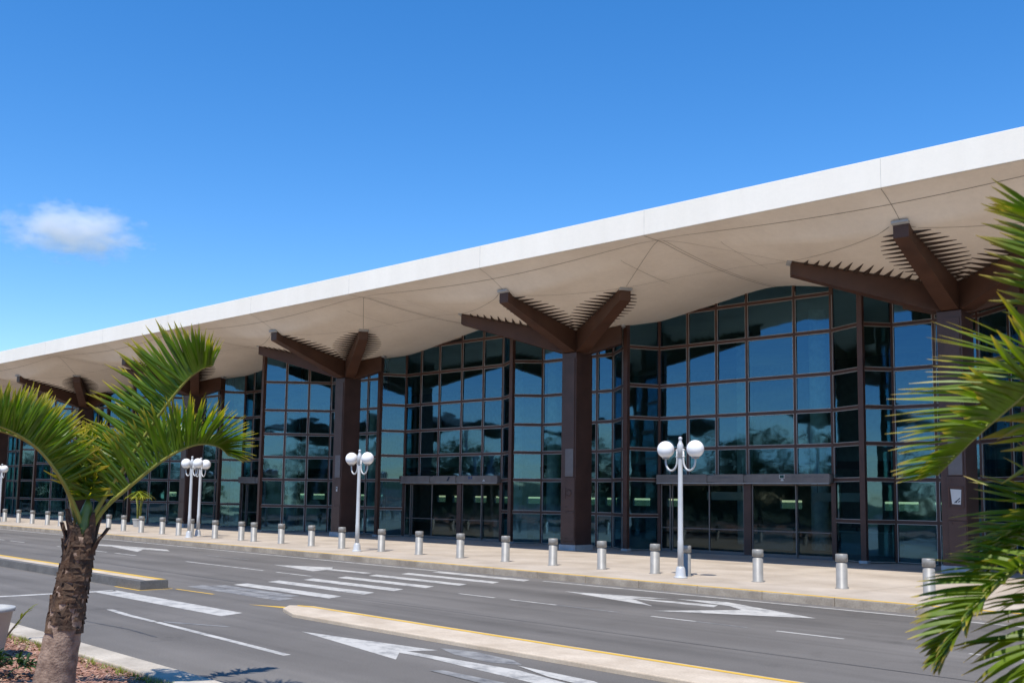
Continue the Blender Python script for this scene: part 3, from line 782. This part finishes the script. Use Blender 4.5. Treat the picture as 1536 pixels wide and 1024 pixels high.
# old leaf bases clasping the upper trunk
g = MB(); rb = random.Random(8)
for i in range(58):
    a = i*2.4+rb.uniform(-.25,.25); z = .82+.019*i; r = (.245-.10*(z/1.88)**.8)*1.07
    c = W(-.045+.255*(z/1.88)**1.1, z); dr = (rt*math.cos(a)-fwd*math.sin(a)); sd = Vector((-dr.y,dr.x,0)); h = .22+.16*rb.random(); o = .01+.11*rb.random()**2*(i/58)
    vs = []; fs = []
    for q in range(7):
        t = q/6; w = .12*(1-t)**.7*(1+.15*math.sin(q*1.9+i))+.006; p = c+dr*(r*.93-.02*t+o*t*t)+Vector((0,0,h*t-.06))+sd*(.02*math.sin(q+i))
        vs += [p-sd*w-dr*.025, p+dr*.028*(1-t*.6), p+sd*w-dr*.025, p-dr*.04]
    for q in range(6):
        for k in range(4): fs.append((4*q+k,4*q+4+k,4*q+4+(k+1)%4,4*q+(k+1)%4))
    g.add(vs,fs)
for a, z, h, o in ((.2,1.62,.30,.14),(3.4,1.55,.34,.08),(2.9,1.80,.28,.09),(5.9,1.78,.24,.16),(3.8,1.84,.28,.04),(.5,1.48,.3,.06),(2.5,1.9,.26,.05),(4.6,1.86,.26,.05),(5.3,1.8,.3,.06)):
    c = W(-.045+.255*(z/1.88)**1.1, z); dr = (rt*math.cos(a)-fwd*math.sin(a)); sd = Vector((-dr.y,dr.x,0)); vs = []; fs = []
    for q in range(6):
        t = q/5; w = .07*(1-t)**.6+.008+.01*math.sin(q*2); p = c+dr*(.135+o*t**1.4)+Vector((0,0,h*t-.06+(.02 if q == 5 else 0)))
        vs += [p-sd*w, p+dr*.025, p+sd*w, p-dr*.025]
    for q in range(5):
        for k in range(4): fs.append((4*q+k,4*q+4+k,4*q+4+(k+1)%4,4*q+(k+1)%4))
    fs.append((20,21,22,23)); g.add(vs,fs)
g.build('leaf_base', M['boot'], palm)
g = MB(); g.tube([W(.205,1.80),W(.225,1.95),W(.24,2.1),W(.25,2.22),W(.255,2.32)],[.12,.105,.085,.055,.02],16); g.build('crownshaft', M['shaft'], palm, smooth=True, att=True)
X0 = 83; Y0 = 1049; PX = 127.0
def wp(lst): return [W((x-X0)/PX, (Y0-y)/PX, c) for x, y, c in lst]
UPL = (rt*-.30+Vector((0,0,.95)))
frond(palm, wp([(112,815,0),(126,780,.02),(152,735,.05),(212,642,.12),(258,582,.2),(284,562,.25),(304,556,.3)]), 80, .80, .022, R(74), start=.26, lean=-.05, droop=.02, upv=tuple(UPL), tipk=.75, seed=1, jit=.08)
frond(palm, wp([(115,815,0),(138,772,0),(178,735,.03),(232,692,.06),(276,672,.08),(308,674,.08),(326,688,.08)]), 74, .72, .021, R(66), start=.26, lean=.12, droop=.08, upv=(-.1,-.1,1), tipk=1.3, seed=2, jit=.13)
frond(palm, wp([(108,815,0),(97,780,.0),(82,738,.03),(50,690,.1),(8,662,.2),(-50,655,.3),(-105,690,.3)]), 76, .68, .021, R(72), start=.26, lean=-.15, droop=.03, upv=(.15,.15,1), tipk=.6, seed=3, jit=.15)
frond(palm, wp([(113,815,0),(106,775,.12),(92,725,.35),(66,680,.6),(30,655,.85),(-10,652,1.0)]), 60, .58, .022, R(76), start=.36, lean=-.05, droop=.03, upv=(.1,.1,1), tipk=.6, seed=4, jit=.16)
frond(palm, wp([(116,815,0),(120,770,-.2),(136,720,-.5),(165,680,-.8),(200,660,-1.1),(235,662,-1.4)]), 60, .58, .022, R(74), start=.36, lean=.0, droop=.04, tipk=.6, seed=5, jit=.16)
frond(palm, wp([(115,815,0),(112,775,-.05),(106,725,-.2),(92,690,-.35),(70,672,-.5)]), 50, .58, .020, R(78), start=.34, lean=.0, droop=.02, tipk=.5, seed=6, jit=.14)
# the folded spear leaf and stray dry fibres
g = MB(); g.tube(wp([(115,800,0),(115,760,0),(116,720,.02),(113,690,.03),(117,665,.04),(119,650,.04)]),[.022,.02,.017,.013,.008,.002],7); g.build('spear_leaf', M['rachis'], palm, smooth=True)

palm2 = empty('palm_tree', (-1.45,5.55,.1)); tag(palm2, 'close feathery palm whose long fronds reach in from the right edge of the picture', 'palm tree')
D2 = Vector((-1.45,5.55,.1)); 
def wq(lst):
    """pixel-measured rachis points of the near palm, as true positions at their own depth"""
    out = []
    for x, y, dep in lst:
        v = RM @ Vector(((x-768)/1500, -(y-596)/1500, -1)); out.append(Vector((0,0,H))+v*dep-D2)
    return out
g = MB(); g.tube([(0,0,-.05),(.02,0,.5),(.03,.01,1.0),(.03,.01,1.5)],[.24,.2,.17,.15],18); g.build('trunk', M['bark'], palm2, smooth=True)
g = MB(); g.tube([(.03,.01,1.45),(.03,.01,1.8),(.03,.01,2.1)],[.15,.12,.06],16); g.build('crownshaft', M['shaft'], palm2, smooth=True, att=True)
ctr = [(1700,800,5.05),(1690,740,5.0)]
frond(palm2, wq(ctr+[(1665,640,4.9),(1625,560,4.85),(1575,560,4.8),(1520,605,4.78),(1462,656,4.75),(1405,712,4.72)]), 72, .62, .017, R(42), r0=.018, start=.25, lean=.35, droop=.04, m='leafr', upv=(-.45,-.45,.8), tipk=.7, seed=11, jit=.08)
frond(palm2, wq(ctr+[(1690,590,4.7),(1675,470,4.6),(1645,390,4.55),(1600,345,4.5),(1560,330,4.45)]), 50, .56, .017, R(40), r0=.018, start=.3, lean=.6, droop=.04, m='leafr', upv=(-.3,-.3,.9), tipk=.9, seed=12, jit=.09)
frond(palm2, wq([(1700,830,5.05),(1650,800,4.9),(1590,812,4.8),(1535,845,4.7),(1482,890,4.65),(1442,940,4.6),(1418,985,4.6)]), 66, .36, .018, R(35), r0=.016, start=.15, lean=.45, droop=.1, m='leafr', upv=(-.3,-.3,.9), tipk=.7, seed=13, jit=.11)
frond(palm2, wq([(1700,830,5.05),(1668,770,5.0),(1625,745,5.0),(1580,765,5.0),(1535,805,5.0),(1492,850,5.0)]), 54, .44, .018, R(42), r0=.016, start=.15, lean=.45, droop=.06, m='leafr', upv=(-.2,-.2,.95), tipk=.8, seed=14, jit=.12)
frond(palm2, wq([(1700,840,5.05),(1665,850,4.8),(1620,885,4.65),(1580,935,4.5),(1550,990,4.4),(1530,1060,4.4)]), 48, .40, .018, R(25), r0=.016, start=.15, lean=.4, droop=.2, m='leafr', upv=(-.3,-.3,.9), tipk=.6, seed=15, jit=.14)

# ------------------------------------------------------------------ pot, shrub, indoor-style plant by the glass
def leafball(g, c, r, n, L, w, rr, mi=0, flat=1.0):
    for i in range(n):
        d = Vector((rr.gauss(0,1),rr.gauss(0,1),abs(rr.gauss(0,1))*flat)).normalized(); p = Vector(c)+d*r*rr.uniform(.1,.95)
        leaflet(g,p,d+Vector((rr.gauss(0,.4),rr.gauss(0,.4),rr.gauss(0,.3))),L*rr.uniform(.6,1.2),w,Vector((0,0,1)),.35,3,rr.gauss(0,.1),mi)
pot = empty('plant_pot', (-15.75,4.85,.1)); tag(pot, 'pale grey tapered planter standing in the bed at the far left edge', 'planter')
g = MB(); g.lathe([(.30,0),(.34,.1),(.43,.66),(.46,.665),(.46,.72),(.40,.725),(.39,.62)],32); g.build('pot', M['potm'], pot, smooth=False)
for p in bpy.data.objects['pot'].data.polygons: p.use_smooth = len(p.vertices) == 4 and abs(p.normal.z) < .5
g = MB(); g.lathe([(.39,.60),(.39,.63),(.02,.65)],24); g.build('soil', M['soil'], pot)
sh = empty('shrub', (-13.95,4.45,.1)); tag(sh, 'low dark green shrub in the bed at the lower left corner', 'shrub')
rr = random.Random(5); g = MB()
for c, r in (((0,0,.18),.26),((-.3,.15,.14),.24),((.05,.38,.12),.2),((-.5,-.2,.2),.3),((.2,-.3,.2),.3)): leafball(g,c,r*.8,60,.15,.022,rr)
g.build('foliage', M['shrubleaf'], sh, att=True)
g = MB()
for k in range(9): a = k*.7; g.tube([(0,0,-.02),(.12*math.cos(a),.12*math.sin(a),.14),(.3*math.cos(a)-.1,.3*math.sin(a),.26)],[.012,.009,.004],5)
g.build('stem', M['trunk'], sh)
sp = empty('sapling', (-17.2,5.75,.1)); tag(sp, 'thin leaning shoot with yellow-green leaves between planter and palm trunk', 'plant')
g = MB(); P1 = [W(-.1,0),W(.02,.16),W(.14,.32),W(.30,.52)]; g.tube(P1,[.02,.016,.012,.006],6); g.build('stem', M['trunk'], sp)
g = MB()
for k in range(10):
    p = P1[1].lerp(P1[3],k/9); leaflet(g,p,rt*.7+Vector((rr.gauss(0,.3),rr.gauss(0,.3),.8)),.16,.018,Vector((0,0,1)),.1,4)
g.build('foliage', M['yleaf'], sp, att=True)
pp = empty('potted_palm', (-65.4,29.6,.196)); tag(pp, 'small yellow-green potted palm before the glass, seen under the lower frond', 'plant')
g = MB(); g.lathe([(.3,0),(.4,.5),(.42,.5),(.42,.55),(.36,.55)],18); g.build('pot', M['potm'], pp)
g = MB(); 
for k in range(4): g.tube([(.1*math.cos(k*1.6),.1*math.sin(k*1.6),.5),(.14*math.cos(k*1.6),.14*math.sin(k*1.6),1.4),(.3*math.cos(k*1.6),.3*math.sin(k*1.6),2.1)],[.05,.045,.03],7)
g.build('stem', M['rachis'], pp, smooth=True)
g = MB()
for k in range(60):
    a = k*2.4; d = Vector((math.cos(a),math.sin(a),.9-.02*k)); leaflet(g,Vector((.2*math.cos(k),.2*math.sin(k),1.7+.012*k)),d,.9,.05,Vector((0,0,1)),.5,5)
g.build('foliage', M['yleaf'], pp, att=True)

# ------------------------------------------------------------------ trees across the car park (mirrored in the glass)
def make_tree(seed, h, r):
    rr = random.Random(seed); t = empty('tree')
    g = MB(); g.tube([(0,0,-.1),(.1,.05,h*.25),(.05,.15,h*.5),(.1,.1,h*.78)],[.28,.22,.15,.05],10)
    for k in range(7):
        a = k*.9+rr.random(); z = h*(.3+.06*k); g.tube([(.06,.1,z),(r*.35*math.cos(a),r*.35*math.sin(a),z+h*.1),(r*.7*math.cos(a),r*.7*math.sin(a),z+h*.17)],[.1,.06,.02],6)
    g.build('trunk', M['trunk'], t, smooth=True)
    g = MB()
    cl = [(Vector((rr.gauss(0,.45)*r,rr.gauss(0,.45)*r,h*(.16+.76*rr.random()))), r*rr.uniform(.26,.46)) for _ in range(34)]
    for c, cr in cl:
        for i in range(80):
            d = Vector((rr.gauss(0,1),rr.gauss(0,1),rr.gauss(0,1))).normalized(); p = c+d*cr*rr.uniform(.5,1)
            a = Vector((rr.gauss(0,1),rr.gauss(0,1),rr.gauss(0,.6))).normalized(); b = d.cross(a).normalized(); s = rr.uniform(.1,.24)
            g.add([p-a*s,p+b*s*.6,p+a*s,p-b*s*.6],[(0,1,2,3)],0,[rr.random()]*4)
    g.build('crown', M['treeleaf'], t, att=True); return t
protos = [make_tree(1,8.5,3.4), make_tree(2,6.5,3.0), make_tree(3,9.5,3.0)]
first = [True]*3
for i in range(64):
    k = rnd.randrange(3); t = protos[k] if first[k] else copy_tree(protos[k]); first[k] = False
    t.location = (-160+i*3.1+rnd.uniform(-1.2,1.2), -30-rnd.random()*13, -.03); t.rotation_euler = (0,0,rnd.random()*6); q = rnd.uniform(1.25,1.5); t.scale = (q,q,rnd.uniform(.95,1.2))
    tag(t, ['broad green tree across the car park, mirrored in the glass front','low round green tree across the car park, mirrored in the glass front','tall green tree across the car park, mirrored in the glass front'][k], 'tree', 'trees across the car park')

def make_canopy():  # unseen canopies, added only to give the glass dark shapes to reflect
    t = empty('added_canopy')
    for x in (-7,7):
        g = MB(); g.tube([(x,0,-.03),(x,0,9.6)],[.28,.2],12); g.build('post', M['pole'], t, smooth=True)
    g = MB(); n = 16; vs = []; fs = []
    for i in range(n+1):
        x = -11+22*i/n; z = 10.3+.9*math.cos(x*.42); e = 1.2 if 0 < i < n else .3
        for y, dz in ((-e-2.6,0),(e+2.6,.5),(e+2.6,.85),(-e-2.6,.35)): vs.append((x,y,z+dz))
    for i in range(n):
        for k in range(4): fs.append((4*i+k,4*i+4+k,4*i+4+(k+1)%4,4*i+(k+1)%4))
    fs += [(0,1,2,3),(4*n+3,4*n+2,4*n+1,4*n)]
    g.add(vs,fs); g.build('canopy_roof', M['dark'], t, smooth=False); return t
cp = make_canopy()
for i, x in enumerate((-128,-99,-70,-41,-12,17)):
    c = cp if i == 0 else copy_tree(cp); c.location = (x+rnd.uniform(-3,3),-24,-.03); c.rotation_euler = (0,0,rnd.uniform(-.2,.2)); c.scale = (1,1,rnd.uniform(.95,1.15))
    tag(c, 'unseen dark wavy canopy on two posts, added for dark shapes mirrored in the glass', 'canopy', 'added canopies for the glass reflections')

# ------------------------------------------------------------------ cloud
def cloud(dirv, dist, size, dens, seed, label):
    c = Vector(dirv).normalized()*dist+Vector((0,0,H))
    g = MB(); n = 20; m = 12
    vs = []; fs = []
    for i in range(m+1):
        for k in range(n):
            th = math.pi*i/m; ph = 2*math.pi*k/n; vs.append((math.sin(th)*math.cos(ph),math.sin(th)*math.sin(ph),math.cos(th)))
    for i in range(m):
        for k in range(n): fs.append((i*n+k,(i+1)*n+k,(i+1)*n+(k+1)%n,i*n+(k+1)%n))
    g.add(vs,fs)
    mt = bpy.data.materials.new('cloud_vapour'); mt.use_nodes = True; nt = mt.node_tree; N = nt.nodes; L = nt.links
    N.remove(N['Principled BSDF']); pv = N.new('ShaderNodeVolumePrincipled'); pv.inputs['Color'].default_value = (.98,.98,1,1); pv.inputs['Anisotropy'].default_value = -.2
    tc = N.new('ShaderNodeTexCoord'); ln = N.new('ShaderNodeVectorMath'); ln.operation = 'LENGTH'
    mp = N.new('ShaderNodeMapping'); mp.inputs['Scale'].default_value = (1.3,1.3,1.0); mp.inputs['Location'].default_value = (seed,seed*.7,seed*1.3)
    no = N.new('ShaderNodeTexNoise'); no.inputs['Scale'].default_value = 2.5; no.inputs['Detail'].default_value = 7; no.inputs['Roughness'].default_value = .62
    L.new(tc.outputs['Object'],ln.inputs[0]); L.new(tc.outputs['Object'],mp.inputs['Vector']); L.new(mp.outputs['Vector'],no.inputs['Vector'])
    # density = clamp(noise*1.7 - radius - .1)
    ma = N.new('ShaderNodeMath'); ma.operation = 'MULTIPLY'; ma.inputs[1].default_value = 2.5; L.new(no.outputs['Fac'],ma.inputs[0])
    mb = N.new('ShaderNodeMath'); mb.operation = 'SUBTRACT'; L.new(ma.outputs[0],mb.inputs[0]); L.new(ln.outputs['Value'],mb.inputs[1])
    mc = N.new('ShaderNodeMath'); mc.operation = 'SUBTRACT'; mc.inputs[1].default_value = .50; mc.use_clamp = True; L.new(mb.outputs[0],mc.inputs[0])
    me = N.new('ShaderNodeMath'); me.operation = 'MULTIPLY'; me.inputs[1].default_value = dens; L.new(mc.outputs[0],me.inputs[0]); L.new(me.outputs[0],pv.inputs['Density'])
    L.new(pv.outputs[0],N['Material Output'].inputs['Volume'])
    o = g.build('cloud', mt, None, smooth=True); o.location = c; o.scale = size
    o.rotation_euler = (0,0,math.atan2(dirv[1],dirv[0])+math.pi/2)
    tag(o, label, 'cloud'); return o
cloud((-.9118,.3379,.2333),1500,(112,60,46),.06,3.1,'small soft white cloud alone in the blue sky above the roof at left')

# ------------------------------------------------------------------ light
SUN = Vector((.20,-.46,1.0)).normalized()              # towards the sun
el = math.asin(SUN.z); az = math.atan2(SUN.x, SUN.y)   # azimuth clockwise from +Y
world = bpy.data.worlds.new('World'); scene.world = world; world.use_nodes = True
nt = world.node_tree; bg = nt.nodes['Background']
sk = nt.nodes.new('ShaderNodeTexSky'); sk.sky_type = 'NISHITA'; sk.sun_disc = False
sk.sun_elevation = el; sk.sun_rotation = az; sk.altitude = 0; sk.air_density = 1.0; sk.dust_density = .0; sk.ozone_density = 3.0
hs = nt.nodes.new('ShaderNodeHueSaturation'); hs.inputs['Saturation'].default_value = 1.34
nt.links.new(sk.outputs['Color'], hs.inputs['Color']); mx = nt.nodes.new('ShaderNodeMix'); mx.data_type = 'RGBA'; mx.blend_type = 'MULTIPLY'; mx.inputs[0].default_value = 1; mx.inputs[7].default_value = (.97,.95,1.03,1)
nt.links.new(hs.outputs['Color'], mx.inputs[6]); nt.links.new(mx.outputs[2], bg.inputs['Color'])
bg.inputs['Strength'].default_value = .13
sd = bpy.data.lights.new('sun', 'SUN'); sd.energy = 3.6; sd.angle = R(.53); sd.color = (1,.955,.89)
so = link(bpy.data.objects.new('sun', sd)); so.rotation_euler = (-SUN).to_track_quat('-Z','Y').to_euler(); so.location = (0,0,60)

scene.view_settings.view_transform = 'Standard'; scene.view_settings.look = 'None'
scene.view_settings.exposure = 0.6; scene.view_settings.gamma = 1.0
